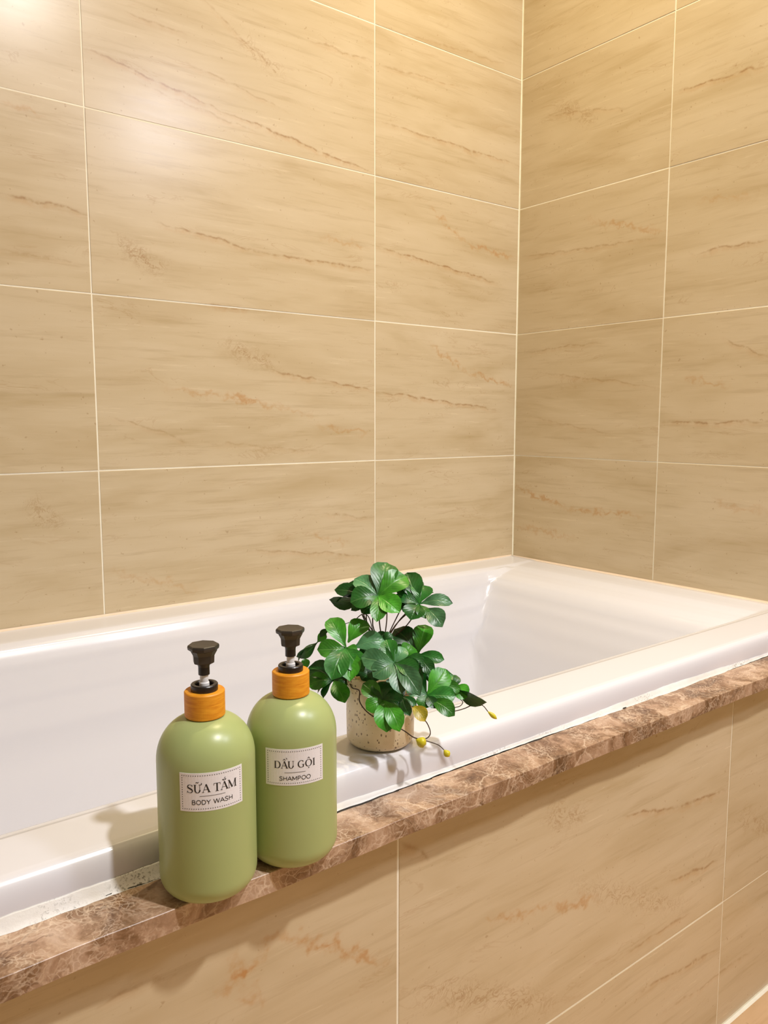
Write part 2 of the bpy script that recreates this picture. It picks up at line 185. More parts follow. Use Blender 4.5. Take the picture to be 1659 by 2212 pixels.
VEINS_RIGHT= [('t', 1, (-0.4202, 1.5529), (-0.6053, 1.541)), ('s', 0.8, (-0.2086, 1.3442), (-0.4101, 1.2806)), ('t', 0.6, (-0.0122, 1.2944), (-0.3942, 1.2741)), ('t', 0.8, (-0.4648, 1.2274), (-0.6232, 1.2287)), ('t', 0.9, (-0.4197, 0.8924), (-0.6424, 0.8929)), ('s', 1, (-0.0029, 0.7277), (-0.1653, 0.6876)), ('s', 1, (-0.1653, 0.6876), (-0.3758, 0.6889)), ('s', 0.6, (-0.0055, 0.6294), (-0.1954, 0.6196)), ('s', 0.7, (-0.4613, 0.984), (-0.562, 0.9619)), ('s', 0.5, (-0.4798, 1.33), (-0.5841, 1.3138)), ('t', 0.5, (-0.0788, 1.6068), (-0.2975, 1.5584)), ('t', 0.5, (-0.0831, 1.011), (-0.3974, 0.9674)), ('t', 0.6, (-0.5426, 1.0567), (-0.6355, 1.0135)), ('s', 0.5, (-0.5402, 0.7329), (-0.652, 0.7245)), ('t', 0.5, (-0.0369, 1.0638), (-0.2572, 1.0694)), ('c', 0.5, (-0.1062, 1.6171), (-0.2258, 1.5525)), ('t', 0.4, (-0.0567, 0.9053), (-0.2903, 0.8634))]
VEINS_APRON= [('t', 1, (-0.6365, 0.3816), (-0.5172, 0.3552)), ('t', 1, (-0.5172, 0.3552), (-0.3833, 0.3406)), ('t', 0.9, (-0.5263, 0.2479), (-0.3966, 0.2312)), ('s', 1, (-0.8902, 0.3379), (-0.7798, 0.3093)), ('s', 1, (-0.7798, 0.3093), (-0.6894, 0.284)), ('t', 0.7, (-0.6196, 0.1831), (-0.4675, 0.1751)), ('s', 1.2, (-1.2156, 0.4033), (-1.1558, 0.4336)), ('s', 1.2, (-1.1558, 0.4336), (-1.0314, 0.3508)), ('t', 0.8, (-0.5888, 0.111), (-0.383, 0.0834)), ('t', 0.7, (-1.0121, 0.4739), (-0.9767, 0.4415)), ('t', 0.5, (-1.3129, 0.4419), (-1.2641, 0.4408)), ('c', 0.6, (-0.7928, 0.4355), (-0.7229, 0.4044)), ('c', 0.6, (-0.9914, 0.3015), (-0.7661, 0.1762)), ('c', 0.6, (-0.3347, 0.2869), (-0.2423, 0.2256)), ('t', 0.5, (-0.5288, 0.0465), (-0.2646, 0.0318)), ('c', 0.5, (-0.737, 0.3211), (-0.481, 0.1914)), ('s', 0.8, (-1.2017, 0.4358), (-1.1758, 0.3708))]

# ------------------------------------------------------------ materials
def vein_group():
    """one mineral vein on a wall plane: inputs position, start point, axis, length, half width"""
    g = bpy.data.node_groups.new('mineral_vein', 'ShaderNodeTree')
    I = g.interface
    I.new_socket('P', in_out='INPUT', socket_type='NodeSocketVector'); I.new_socket('A', in_out='INPUT', socket_type='NodeSocketVector')
    I.new_socket('T', in_out='INPUT', socket_type='NodeSocketVector'); I.new_socket('N', in_out='INPUT', socket_type='NodeSocketVector')
    I.new_socket('W', in_out='INPUT', socket_type='NodeSocketFloat'); I.new_socket('S', in_out='INPUT', socket_type='NodeSocketFloat')
    I.new_socket('M', in_out='OUTPUT', socket_type='NodeSocketFloat')
    gi = g.nodes.new('NodeGroupInput'); go = g.nodes.new('NodeGroupOutput'); L = g.links.new
    def vm(op, a, b):
        n = g.nodes.new('ShaderNodeVectorMath'); n.operation = op; L(a, n.inputs[0]); L(b, n.inputs[1]); return n.outputs[1] if op == 'DOT_PRODUCT' else n.outputs[0]
    def mm(op, a, b=None, c=None):
        n = g.nodes.new('ShaderNodeMath'); n.operation = op
        for k, v in enumerate((a, b, c)):
            if v is None: continue
            if isinstance(v, (int, float)): n.inputs[k].default_value = v
            else: L(v, n.inputs[k])
        return n.outputs[0]
    d = vm('SUBTRACT', gi.outputs[0], gi.outputs[1])
    t = vm('DOT_PRODUCT', d, gi.outputs[2])          # T is pre-divided by the length: 0..1 along the vein
    s = mm('DIVIDE', vm('DOT_PRODUCT', d, gi.outputs[3]), gi.outputs[4])
    e = mm('MULTIPLY', mm('MULTIPLY', t, mm('SUBTRACT', 1.0, t)), 5.0)     # taper to both ends
    n = g.nodes.new('ShaderNodeClamp'); L(e, n.inputs[0])
    gauss = mm('POWER', 2.718, mm('MULTIPLY', mm('MULTIPLY', s, s), -1.0))
    L(mm('MULTIPLY', mm('MULTIPLY', gauss, n.outputs[0]), gi.outputs[5]), go.inputs[0])
    return g
VG = vein_group()

TILE_BASE = (0.65, 0.53, 0.345)
def tile_material(name, order, veins, base=TILE_BASE, rough=0.25, tilt=-0.12):
    m = NT(name)
    p = m.swz(m.pos(), order)                                   # wall plane -> (u, v, 0)
    rnd = m.t.nodes.new('ShaderNodeObjectInfo').outputs['Random']
    rv = m.t.nodes.new('ShaderNodeCombineXYZ'); m.put(rv.inputs[2], m.math('MULTIPLY', rnd, 7.0))
    q = m.vmath('ADD', p, rv.outputs[0])
    mp = m.t.nodes.new('ShaderNodeMapping'); m.put(mp.inputs[0], q); mp.inputs['Rotation'].default_value = (0, 0, tilt)
    mp.inputs['Scale'].default_value = (1.0, 5.0, 1.0)
    st = mp.outputs[0]
    mp2 = m.t.nodes.new('ShaderNodeMapping'); m.put(mp2.inputs[0], q); mp2.inputs['Rotation'].default_value = (0, 0, tilt*.6)
    mp2.inputs['Scale'].default_value = (1.0, 14.0, 1.0)
    cloud = m.noise(st, 3.2, 3, 0.6, 0.6)
    streak = m.noise(mp2.outputs[0], 6.0, 5, 0.65)
    b = Vector(base)
    c = m.ramp(cloud, [(0.25, b*Vector((.86, .80, .70)) if False else (b[0]*.86, b[1]*.82, b[2]*.74)), (0.5, tuple(b)), (0.75, (b[0]*1.08, b[1]*1.10, b[2]*1.16))])
    f = m.ramp(streak, [(0.30, (1, 1, 1)), (0.46, (0, 0, 0)), (0.62, (0, 0, 0)), (0.8, (0, 0, 0))])
    c = m.mix(m.math('MULTIPLY', f, 0.33), c, (b[0]*.66, b[1]*.58, b[2]*.46))
    f2 = m.ramp(streak, [(0.56, (0, 0, 0)), (0.72, (1, 1, 1))])
    c = m.mix(m.math('MULTIPLY', f2, 0.28), c, (b[0]*1.15, b[1]*1.2, b[2]*1.3))
    # scattered fine natural veins: thin ridges of a stretched noise, only in patches
    mp3 = m.t.nodes.new('ShaderNodeMapping'); m.put(mp3.inputs[0], q); mp3.inputs['Rotation'].default_value = (0, 0, tilt*1.6)
    mp3.inputs['Scale'].default_value = (1.0, 3.6, 1.0)
    rn = m.noise(mp3.outputs[0], 7.0, 5, 0.62, 0.9)
    ridge = m.math('SUBTRACT', 1.0, m.math('MULTIPLY', m.math('ABSOLUTE', m.math('SUBTRACT', rn, 0.5)), 55.0), clamp=True)
    patch = m.ramp(m.noise(st, 5.5, 2, 0.5), [(0.54, (0, 0, 0)), (0.68, (1, 1, 1))])
    c = m.mix(m.math('MULTIPLY', m.math('MULTIPLY', ridge, patch), 0.27), c, srgb(168, 124, 78))
    # pits and specks
    sp = m.noise(q, 130, 2, 0.5)
    spk = m.ramp(sp, [(0.70, (0, 0, 0)), (0.76, (1, 1, 1))])
    c = m.mix(m.math('MULTIPLY', spk, 0.35), c, srgb(150, 108, 66))
    # veins of the printed stone
    n1 = m.t.nodes.new('ShaderNodeTexNoise'); m.put(n1.inputs['Vector'], p); n1.inputs['Scale'].default_value = 26; n1.inputs['Detail'].default_value = 4
    dv = m.vmath('SUBTRACT', n1.outputs['Color'], (0.5, 0.5, 0.5))
    p_t = m.swz(m.vmath('ADD', p, m.scale(dv, 0.020)), (0, 1, None))
    n2 = m.t.nodes.new('ShaderNodeTexNoise'); m.put(n2.inputs['Vector'], p); n2.inputs['Scale'].default_value = 55; n2.inputs['Detail'].default_value = 3
    dv2 = m.vmath('SUBTRACT', n2.outputs['Color'], (0.5, 0.5, 0.5))
    p_s = m.swz(m.vmath('ADD', p, m.scale(dv2, 0.045)), (0, 1, None))
    acc = {'t': None, 's': None, 'c': None}
    for ty, stg, a, bb in veins:
        A = Vector((a[0], a[1], 0)); B = Vector((bb[0], bb[1], 0)); d = B-A; L = d.length; d /= L
        A2 = A-d*L*0.06; L2 = L*1.12
        gn = m.t.nodes.new('ShaderNodeGroup'); gn.node_tree = VG
        m.put(gn.inputs[0], p_t if ty == 't' else p_s)
        gn.inputs[1].default_value = A2; gn.inputs[2].default_value = d/L2; gn.inputs[3].default_value = Vector((-d[1], d[0], 0))
        gn.inputs[4].default_value = {'t': 0.0019, 's': 0.0048, 'c': 0.014}[ty]; gn.inputs[5].default_value = stg
        acc[ty] = gn.outputs[0] if acc[ty] is None else m.math('ADD', acc[ty], gn.outputs[0])
        if ty == 't':
            gn = m.t.nodes.new('ShaderNodeGroup'); gn.node_tree = VG; m.put(gn.inputs[0], p_t)
            nn = Vector((-d[1], d[0], 0)); nn = nn if nn[1] > 0 else -nn
            gn.inputs[1].default_value = A2-nn*0.004; gn.inputs[2].default_value = d/L2; gn.inputs[3].default_value = nn
            gn.inputs[4].default_value = 0.0045; gn.inputs[5].default_value = stg*0.45
            acc['s'] = gn.outputs[0] if acc['s'] is None else m.math('ADD', acc['s'], gn.outputs[0])
    brk = m.ramp(m.noise(p, 60, 3, 0.6), [(0.36, (0.15, .15, .15)), (0.56, (1, 1, 1))])
    if acc['s'] is not None:
        c = m.mix(m.math('MULTIPLY', m.math('MULTIPLY', acc['s'], 0.62, clamp=True), brk), c, srgb(194, 146, 92))
    if acc['t'] is not None:
        c = m.mix(m.math('MULTIPLY', m.math('MULTIPLY', acc['t'], 0.68, clamp=True), brk), c, srgb(156, 116, 68))
    if acc['c'] is not None:
        r2 = m.noise(p, 42, 5, 0.7, 1.5)
        rd = m.math('SUBTRACT', 1.0, m.math('MULTIPLY', m.math('ABSOLUTE', m.math('SUBTRACT', r2, 0.5)), 22.0), clamp=True)
        c = m.mix(m.math('MULTIPLY', m.math('MULTIPLY', acc['c'], 0.9, clamp=True), rd), c, srgb(160, 116, 70))
    m.col(c)
    m.b.inputs['Roughness'].default_value = rough
    m.put(m.b.inputs['Roughness'], m.math('ADD', rough-0.03, m.math('MULTIPLY', streak, 0.08)))
    m.b.inputs['Specular IOR Level'].default_value = 0.42
    return m.m

def plain(name, c, rough=0.5, spec=0.5, coat=0.0, nz=None):
    m = NT(name)
    if nz:
        n = m.noise(m.objc(), nz[0], 3, 0.6)
        m.col(m.ramp(n, [(0.3, tuple(x*(1-nz[1]) for x in c)), (0.7, tuple(min(1, x*(1+nz[1])) for x in c))]))
    else: m.col(c)
    m.b.inputs['Roughness'].default_value = rough; m.b.inputs['Specular IOR Level'].default_value = spec
    m.b.inputs['Coat Weight'].default_value = coat; m.b.inputs['Coat Roughness'].default_value = 0.08
    return m.m

class TileLook:
    '''one stone look per wall; each tile's material carries only the veins that cross that tile'''
    def __init__(s, *a, **k): s.a, s.k, s.cache = a, k, {}
    def get(s, u0, u1, v0, v1):
        name, order, veins = s.a; m = 0.03; hit = []
        for i, (ty, st, a, b) in enumerate(veins):
            if max(a[0], b[0]) > u0-m and min(a[0], b[0]) < u1+m and max(a[1], b[1]) > v0-m and min(a[1], b[1]) < v1+m: hit.append(i)
        key = tuple(hit)
        if key not in s.cache: s.cache[key] = tile_material(name, order, [veins[i] for i in hit], **s.k)
        return s.cache[key]
MT_BACK = TileLook('travertine_tile_back', (0, 2, None), VEINS_BACK, tilt=0.10)
MT_RIGHT = TileLook('travertine_tile_right', (1, 2, None), VEINS_RIGHT, tilt=0.02)
MT_APRON = TileLook('travertine_tile_front', (0, 2, None), VEINS_APRON, tilt=0.0)
MT_FLOOR = TileLook('travertine_tile_floor', (0, 1, None), [], base=srgb(222, 186, 142), rough=0.3, tilt=0.0)
GROUT = plain('cream_grout', srgb(255, 246, 226), 0.8, 0.3, nz=(40, 0.06))
PAINT = plain('beige_wall_paint', (0.52, 0.49, 0.45), 0.6, nz=(6, 0.03))
WHITE = plain('white_ceiling_paint', srgb(236, 230, 220), 0.7, nz=(6, 0.02))

# ------------------------------------------------------------ setting: walls with individual tiles
TX = -0.4424; TY = -0.4105; ZJ = 0.8083-0.3; YA = -0.802; XA = -1.0165; WA = 0.6425; ZA = 0.158; FZ = -0.059
ROOM_X0, ROOM_Y0, ROOM_Z1 = -2.75, -3.3, 2.5
G = 0.0012                                                    # half a joint
def slab(name, a, b, mat, parent=None):
    bm = bmesh.new(); box(bm, a, b); o = obj(name, bm, mat, parent)
    if parent is None: tag(o, kind='structure')
    return o

def tile_bm(o, U, V, N, u0, u1, v0, v1, depth=0.007, ch=0.0004):
    """a chamfered tile: face at o, body going back along -N"""
    bm = bmesh.new()
    P = lambda u, v, d: bm.verts.new(o + U*u + V*v + N*d)
    ring = lambda e, d: [P(u0+e, v0+e, d), P(u1-e, v0+e, d), P(u1-e, v1-e, d), P(u0+e, v1-e, d)]
    r0 = ring(0, -depth); r1 = ring(0, -ch); r2 = ring(ch, 0)
    for A, B in ((r0, r1), (r1, r2)):
        for i in range(4): bm.faces.new((A[i], A[(i+1) % 4], B[(i+1) % 4], B[i]))
    bm.faces.new(r2)
    if U.cross(V).dot(N) < 0: bmesh.ops.reverse_faces(bm, faces=bm.faces)
    return bm

def tile_field(parent, o, U, V, N, us, vs, mat):
    o, U, V, N = Vector(o), Vector(U), Vector(V), Vector(N)
    for i, (a, b) in enumerate(zip(us[:-1], us[1:])):
        for j, (c, d) in enumerate(zip(vs[:-1], vs[1:])):
            proud = 0.0003*(((i*7+j*5) % 3)-1)
            bm = tile_bm(o+N*proud, U, V, N, a+G, b-G, c+G, d-G)
            obj('tile', bm, mat.get(a, b, c, d), parent)

T0 = 0.0006                                                   # grout sits this far behind the tile faces
wb = slab('wall_back', (ROOM_X0-.05, T0, FZ), (0.05, 0.12, ROOM_Z1), GROUT)
wr = slab('wall_right', (T0, ROOM_Y0-.05, FZ), (0.12, T0, ROOM_Z1), GROUT)
zs = [ZJ+0.3*k for k in range(0, 7)] + [ROOM_Z1]
xs = [ROOM_X0, TX-2.1+0.0, TX-1.8, TX-1.2, TX-0.6, TX, -0.0016]
xs = [ROOM_X0, TX-1.8, TX-1.2, TX-0.6, TX, -0.0012]
ys = [ROOM_Y0] + [TY-0.6*k for k in (4, 3, 2, 1, 0)] + [-0.0012]
zlow = [FZ+0.002, ZJ-0.3]
tile_field(wb, (0, 0, 0), (1, 0, 0), (0, 0, 1), (0, -1, 0), xs, zlow+zs, MT_BACK)
tile_field(wr, (0, 0, 0), (0, 1, 0), (0, 0, 1), (-1, 0, 0), ys, zlow+zs, MT_RIGHT)

TUB_X0 = -1.86
wf = slab('wall_front', (TUB_X0, YA+T0, FZ), (-0.001, YA+0.045, 0.4955), GROUT)
tile_field(wf, (0, YA, 0), (1, 0, 0), (0, 0, 1), (0, -1, 0), [TUB_X0, XA-WA, XA, XA+WA, -0.0022], [FZ+0.002, ZA, 0.4955], MT_APRON)
we = slab('wall_end', (TUB_X0+T0, YA+0.05, FZ), (TUB_X0+0.05, -0.001, 0.4955), GROUT)
tile_field(we, (TUB_X0, 0, 0), (0, 1, 0), (0, 0, 1), (-1, 0, 0), [YA+0.001, YA+0.6, -0.002], [FZ+0.002, ZA, 0.4955], MT_RIGHT)

fl = slab('floor', (ROOM_X0-.05, ROOM_Y0-.05, FZ-0.08), (0.05, 0.05, FZ-T0), GROUT)
fx = [ROOM_X0, -2.4, -1.8, -1.2, -0.6, -0.002]; fy = [ROOM_Y0, -3.24, -2.64, -2.04, -1.44, YA-0.004]
tile_field(fl, (0, 0, FZ), (1, 0, 0), (0, 1, 0), (0, 0, 1), fx, fy, MT_FLOOR)
tile_field(fl, (0, 0, FZ), (1, 0, 0), (0, 1, 0), (0, 0, 1), [ROOM_X0, -2.4, TUB_X0-0.004], [YA-0.004, -0.24, -0.002], MT_FLOOR)
slab('ceiling', (ROOM_X0-.05, ROOM_Y0-.05, ROOM_Z1), (0.05, 0.05, ROOM_Z1+0.08), WHITE)
slab('wall_left', (ROOM_X0-0.1, ROOM_Y0, FZ), (ROOM_X0, 0.0, ROOM_Z1), PAINT)
slab('wall_rear', (ROOM_X0, ROOM_Y0-0.1, FZ), (0.0, ROOM_Y0, ROOM_Z1), PAINT)

# ------------------------------------------------------------ marble ledge
LZ, LY, LB = 0.516, -0.830, 0.497
def marble(name):
    m = NT(name); p = m.pos()
    n = m.t.nodes.new('ShaderNodeTexNoise'); m.put(n.inputs['Vector'], p); n.inputs['Scale'].default_value = 22; n.inputs['Detail'].default_value = 5
    q = m.vmath('ADD', p, m.scale(m.vmath('SUBTRACT', n.outputs['Color'], (.5, .5, .5)), 0.055))
    cl = m.noise(q, 14, 6, 0.65, 0.8)
    c = m.ramp(cl, [(0.30, srgb(84, 56, 32)), (0.43, srgb(134, 100, 70)), (0.54, srgb(178, 144, 116)), (0.72, srgb(214, 188, 166))])
    def net(scale, wd, vec):
        v = m.t.nodes.new('ShaderNodeTexVoronoi'); v.feature = 'DISTANCE_TO_EDGE'; m.put(v.inputs['Vector'], vec); v.inputs['Scale'].default_value = scale
        return m.math('SUBTRACT', 1.0, m.math('DIVIDE', v.outputs[0], wd), clamp=True)
    msk = m.ramp(m.noise(p, 19, 3, 0.6), [(0.42, (0, 0, 0)), (0.6, (1, 1, 1))])
    v1 = m.math('MULTIPLY', net(60, 0.07, q), msk)
    c = m.mix(m.math('MULTIPLY', v1, 0.35), c, srgb(232, 206, 176))
    v2 = m.math('MULTIPLY', net(15, 0.025, q), m.ramp(m.noise(p, 9, 2), [(0.46, (0, 0, 0)), (0.56, (1, 1, 1))]))
    c = m.mix(m.math('MULTIPLY', v2, 0.5), c, srgb(240, 218, 192))
    v3 = m.math('MULTIPLY', net(34, 0.05, m.vmath('ADD', q, (3, 1, 2))), m.ramp(m.noise(p, 24, 3), [(0.5, (0, 0, 0)), (0.62, (1, 1, 1))]))
    c = m.mix(m.math('MULTIPLY', v3, 0.6), c, srgb(92, 58, 36))
    v4 = m.math('MULTIPLY', net(150, 0.10, m.vmath('ADD', q, (1, 2, 3))), m.ramp(m.noise(p, 40, 3), [(0.42, (0, 0, 0)), (0.58, (1, 1, 1))]))
    c = m.mix(m.math('MULTIPLY', v4, 0.5), c, srgb(236, 214, 190))
    fine = m.noise(p, 260, 3, 0.7)
    c = m.mix(m.math('MULTIPLY', m.ramp(fine, [(0.55, (0, 0, 0)), (0.72, (1, 1, 1))]), 0.45), c, srgb(228, 200, 170))
    m.col(c); m.b.inputs['Roughness'].default_value = 0.34; m.b.inputs['Specular IOR Level'].default_value = 0.5
    m.bump(fine, 0.06, 0.001)
    return m.m
MARBLE = marble('brown_veined_marble')
bm = bmesh.new(); rings = []
nx = 90
for i in range(nx+1):
    x = TUB_X0-0.018 + (-0.0015-TUB_X0+0.018)*i/nx
    wob = 0.0008*math.sin(x*23)+0.0005*math.sin(x*61+1)
    y0 = LY+wob; e = 0.0005
    prof = [(-0.7805, LB), (y0+e, LB), (y0, LB+e), (y0, LZ-e), (y0+e, LZ), (-0.7805, LZ)]
    rings.append([bm.verts.new((x, a, b)) for a, b in prof])
for A, B in zip(rings[:-1], rings[1:]):
    for k in range(6): bm.faces.new((A[k], B[k], B[(k+1) % 6], A[(k+1) % 6]))
bm.faces.new(rings[0]); bm.faces.new(rings[-1][::-1]); bmesh.ops.recalc_face_normals(bm, faces=bm.faces)
ledge = obj('marble_ledge', bm, MARBLE)
tag(ledge, 'long brown veined marble ledge running along the front of the bathtub, green bottles on it', 'ledge')

# ------------------------------------------------------------ bathtub
RZ = 0.551
def interp(tab, x):
    if x <= tab[0][0]: return tab[0][1]
    for (a, va), (b, vb) in zip(tab[:-1], tab[1:]):
        if x <= b:
            t = (x-a)/(b-a); return va+(vb-va)*t
    return tab[-1][1]
def sm(tab, x, w): return sum(interp(tab, x+w*k/4)*(5-abs(k)) for k in range(-4, 5))/25
def smax(a, b, k):
    h = max(k-abs(a-b), 0.0)/k
    return max(a, b)+h*h*k*0.25
BACK = [(0.0, RZ), (0.010, RZ-.001), (0.072, RZ-.002), (0.082, RZ-.0055), (0.092, RZ-.020), (0.100, RZ-.045), (0.150, 0.30), (0.185, 0.16), (0.23, 0.11), (0.4, 0.10)]
FRONT = [(0.0, RZ-0.022), (0.002, RZ-.0100), (0.0045, RZ-.0045), (0.0085, RZ-.0008), (0.014, RZ), (0.024, RZ), (0.074, RZ), (0.088, RZ-.004), (0.105, RZ-.018), (0.115, RZ-.05), (0.16, 0.30), (0.2, 0.14), (0.25, 0.10), (0.4, 0.09)]
END = [(0.0, RZ-.0015), (0.06, RZ-.004), (0.11, RZ-.009), (0.15, RZ-.020), (0.19, RZ-.045), (0.215, 0.455), (0.24, 0.40), (0.28, 0.29), (0.33, 0.17), (0.40, 0.11), (0.5, 0.10)]
FOOT = [(0.0, RZ), (0.07, RZ-.001), (0.09, RZ-.02), (0.11, 0.48), (0.16, 0.2), (0.22, 0.11), (0.3, 0.10)]
YF = -0.7755                                                    # front edge of the acrylic
def tubz(x, y):
    a = sm(BACK, -y, .006); b = interp(FRONT, y-YF) if y-YF < 0.03 else sm(FRONT, y-YF, .006); c = sm(END, -x, .022); d = interp(FOOT, x-(TUB_X0+0.01))
    if y-YF < 0.03: return b
    return smax(smax(a, c, 0.035 if a < RZ-0.01 and c < RZ-0.01 else 0.006), smax(b, d, 0.01), 0.006)
def dens(lo, hi, tabs, base):
    s = set()
    n = int((hi-lo)/base)
    for i in range(n+1): s.add(round(lo+(hi-lo)*i/n, 5))
    for t in tabs: s.add(round(t, 5))
    return sorted(s)
ysamp = dens(YF, -0.0015, [YF+k*0.0012 for k in range(1, 28)]+[YF+.07+k*0.0025 for k in range(20)]+[-0.065-k*0.0025 for k in range(24)]+[-0.004, -0.008], 0.012)
xsamp = dens(TUB_X0+0.01, -0.0015, [-0.02*k for k in range(1, 20)], 0.016)
rows = [[tubz(x, y) for y in ysamp] for x in xsamp]
for it in range(3):                                            # round the folds a little
    new = [r[:] for r in rows]
    for i in range(len(xsamp)):
        for j in range(26, len(ysamp)-3):
            i0, i1 = max(i-1, 0), min(i+1, len(xsamp)-1)
            new[i][j] = (rows[i][j]*2+rows[i0][j]+rows[i1][j]+rows[i][j-1]+rows[i][j+1])/6
    rows = new
bm = bmesh.new()
V = [[bm.verts.new((x, y, rows[i][j])) for j, y in enumerate(ysamp)] for i, x in enumerate(xsamp)]
for i in range(len(xsamp)-1):
    for j in range(len(ysamp)-1): bm.faces.new((V[i][j], V[i+1][j], V[i+1][j+1], V[i][j+1]))
edge = [V[i][0] for i in range(len(xsamp))] + [V[-1][j] for j in range(1, len(ysamp))] + [V[i][-1] for i in range(len(xsamp)-2, -1, -1)] + [V[0][j] for j in range(len(ysamp)-2, 0, -1)]
low = [bm.verts.new((v.co.x, v.co.y, LZ+0.001)) for v in edge]
for k in range(len(edge)): bm.faces.new((edge[k], low[k], low[(k+1) % len(edge)], edge[(k+1) % len(edge)]))
bmesh.ops.recalc_face_normals(bm, faces=bm.faces)
def acrylic():
    m = NT('white_bath_acrylic'); m.col((0.80, 0.80, 0.85))
    m.b.inputs['Roughness'].default_value = 0.27; m.b.inputs['Specular IOR Level'].default_value = 0.5
    m.b.inputs['Coat Weight'].default_value = 0.35; m.b.inputs['Coat Roughness'].default_value = 0.12
    m.bump(m.noise(m.pos(), 5, 2, 0.5), 0.03, 0.01)
    return m.m
tub = obj('bathtub', bm, acrylic(), smooth=True)
tag(tub, 'white acrylic bathtub built in between the tiled walls behind the marble ledge', 'bathtub')

def silicone(name, dirt):
    m = NT(name); p = m.pos()
    c = m.ramp(m.noise(p, 25, 3, 0.6), [(0.3, (0.78, 0.75, 0.70)), (0.7, (0.88, 0.87, 0.86))])
    n = m.noise(p, 380, 4, 0.75); big = m.noise(m.vmath('ADD', p, (4.4, 0, 0)), 7.5, 3, 0.6)
    k = m.math('MULTIPLY', m.ramp(n, [(0.54, (0, 0, 0)), (0.60, (1, 1, 1))]), m.ramp(big, [(0.5, (0.0, 0.0, 0.0)), (0.62, (1, 1, 1))]))
    c = m.mix(m.math('MULTIPLY', k, dirt), c, srgb(78, 66, 44))
    m.col(c); m.b.inputs['Roughness'].default_value = 0.45; m.bump(n, 0.25, 0.001)
    return m.m
SIL = silicone('mouldy_silicone', 0.85); SIL2 = plain('peach_silicone', srgb(244, 222, 196), 0.5, nz=(30, 0.05))
# front bead: flat bevelled strip on the marble, with a ragged lower edge
bm = bmesh.new(); rings = []
rnd = random.Random(3); nx = 260; wv = 0
for i in range(nx+1):
    x = TUB_X0+0.02 + (-0.002-TUB_X0-0.02)*i/nx
    wv = wv*0.6+rnd.uniform(-1, 1)*0.0011
    wide = (0.0105 if x < -1.24 else 0.0065+0.002*math.sin(x*9))
    yo = YF-0.0045-(wide-0.0065)*0.7-wv*0.7; hh = 0.006+(wide-0.0065)*1.3+wv*0.4; yi = YF+0.0003
    prof = [(yi, LZ+.0001), (yi, LZ+hh), (YF-0.0010, LZ+hh*.85), ((yo+YF)/2, LZ+hh*.4), (yo+0.0010, LZ+0.0009), (yo, LZ+0.0001)]
    rings.append([bm.verts.new((x, a, b)) for a, b in prof])
for A, B in zip(rings[:-1], rings[1:]):
    for k in range(5): bm.faces.new((A[k], B[k], B[k+1], A[k+1]))
bmesh.ops.recalc_face_normals(bm, faces=bm.faces)
s = obj('sealant_bead', bm, SIL, tub, smooth=True); s['label'] = 'ragged white silicone bead with black mould specks'
# dark gap line where the bead has come loose from the marble
MOULD = plain('black_mould', srgb(40, 34, 26), 0.8, nz=(300, 0.4))
for (a, b) in ((-1.30, -1.23), (-1.12, -1.0), (-0.985, -0.955), (-0.80, -0.78), (-0.62, -0.612)):
    n = 10; prev = None; bm = bmesh.new()
    for i in range(n+1):
        x = a+(b-a)*i/n; y = YF-0.0062+0.0008*math.sin(x*140); t = 0.0007*math.sin(PI*i/n)+0.0001
        v = (bm.verts.new((x, y-t, LZ+0.0006)), bm.verts.new((x, y+t, LZ+0.0014)))
        if prev: bm.faces.new((prev[0], v[0], v[1], prev[1]))
        prev = v
    obj('mould_line', bm, MOULD, tub)
def bead(pts, dirs, r, mat):
    bm = bmesh.new(); prev = None
    for p, d in zip(pts, dirs):
        ring = [bm.verts.new(Vector(p)+Vector(d)*r*u+Vector((0, 0, 1))*r*v) for u, v in ((0, 1.0), (0.25, 0.45), (1.0, 0))]
        if prev:
            for k in range(2): bm.faces.new((prev[k], ring[k], ring[k+1], prev[k+1]))
        prev = ring
    bmesh.ops.recalc_face_normals(bm, faces=bm.faces)
    return obj('sealant_bead', bm, mat, tub, smooth=True)
bead([(TUB_X0, -0.0004, RZ-.0015), (-0.005, -0.0004, RZ-.0015)], [(0, -1, 0)]*2, 0.0045, SIL2)
bead([(-0.0004, YF, RZ-.0030), (-0.0004, -0.0004, RZ-.0030)], [(-1, 0, 0)]*2, 0.0045, SIL2)

# ------------------------------------------------------------ soap bottles
GREEN = NT('sage_green_plastic'); GREEN.col((0.40, 0.475, 0.19)); GREEN.b.inputs['Roughness'].default_value = 0.31
GREEN.b.inputs['Specular IOR Level'].default_value = 0.45; GREEN.b.inputs['Subsurface Weight'].default_value = 0.06
GREEN.b.inputs['Subsurface Radius'].default_value = (0.004, 0.006, 0.002)
GREEN.bump(GREEN.noise(GREEN.objc(), 300, 2), 0.02, 0.0005); GREEN = GREEN.m
def bamboo():
    m = NT('orange_bamboo'); o = m.objc()
    mp = m.t.nodes.new('ShaderNodeMapping'); m.put(mp.inputs[0], o); mp.inputs['Scale'].default_value = (1, 1, 9)
    n = m.noise(mp.outputs[0], 90, 4, 0.6)
    m.col(m.ramp(n, [(0.3, srgb(222, 136, 18)), (0.7, srgb(246, 172, 44))])); m.b.inputs['Roughness'].default_value = 0.5
    m.bump(n, 0.1, 0.001); return m.m
BAMBOO = bamboo()
BLACK = plain('black_plastic', (0.012, 0.010, 0.009), 0.30, 0.5)
HEAD = plain('smoked_black_plastic', (0.030, 0.024, 0.018), 0.42, 0.6)
TUBEW = plain('white_tube_plastic', (0.85, 0.85, 0.85), 0.25)
PAPER = plain('white_paper_label', (0.90, 0.89, 0.93), 0.55, nz=(900, 0.03))
INK = plain('black_ink', (0.02, 0.018, 0.018), 0.6)

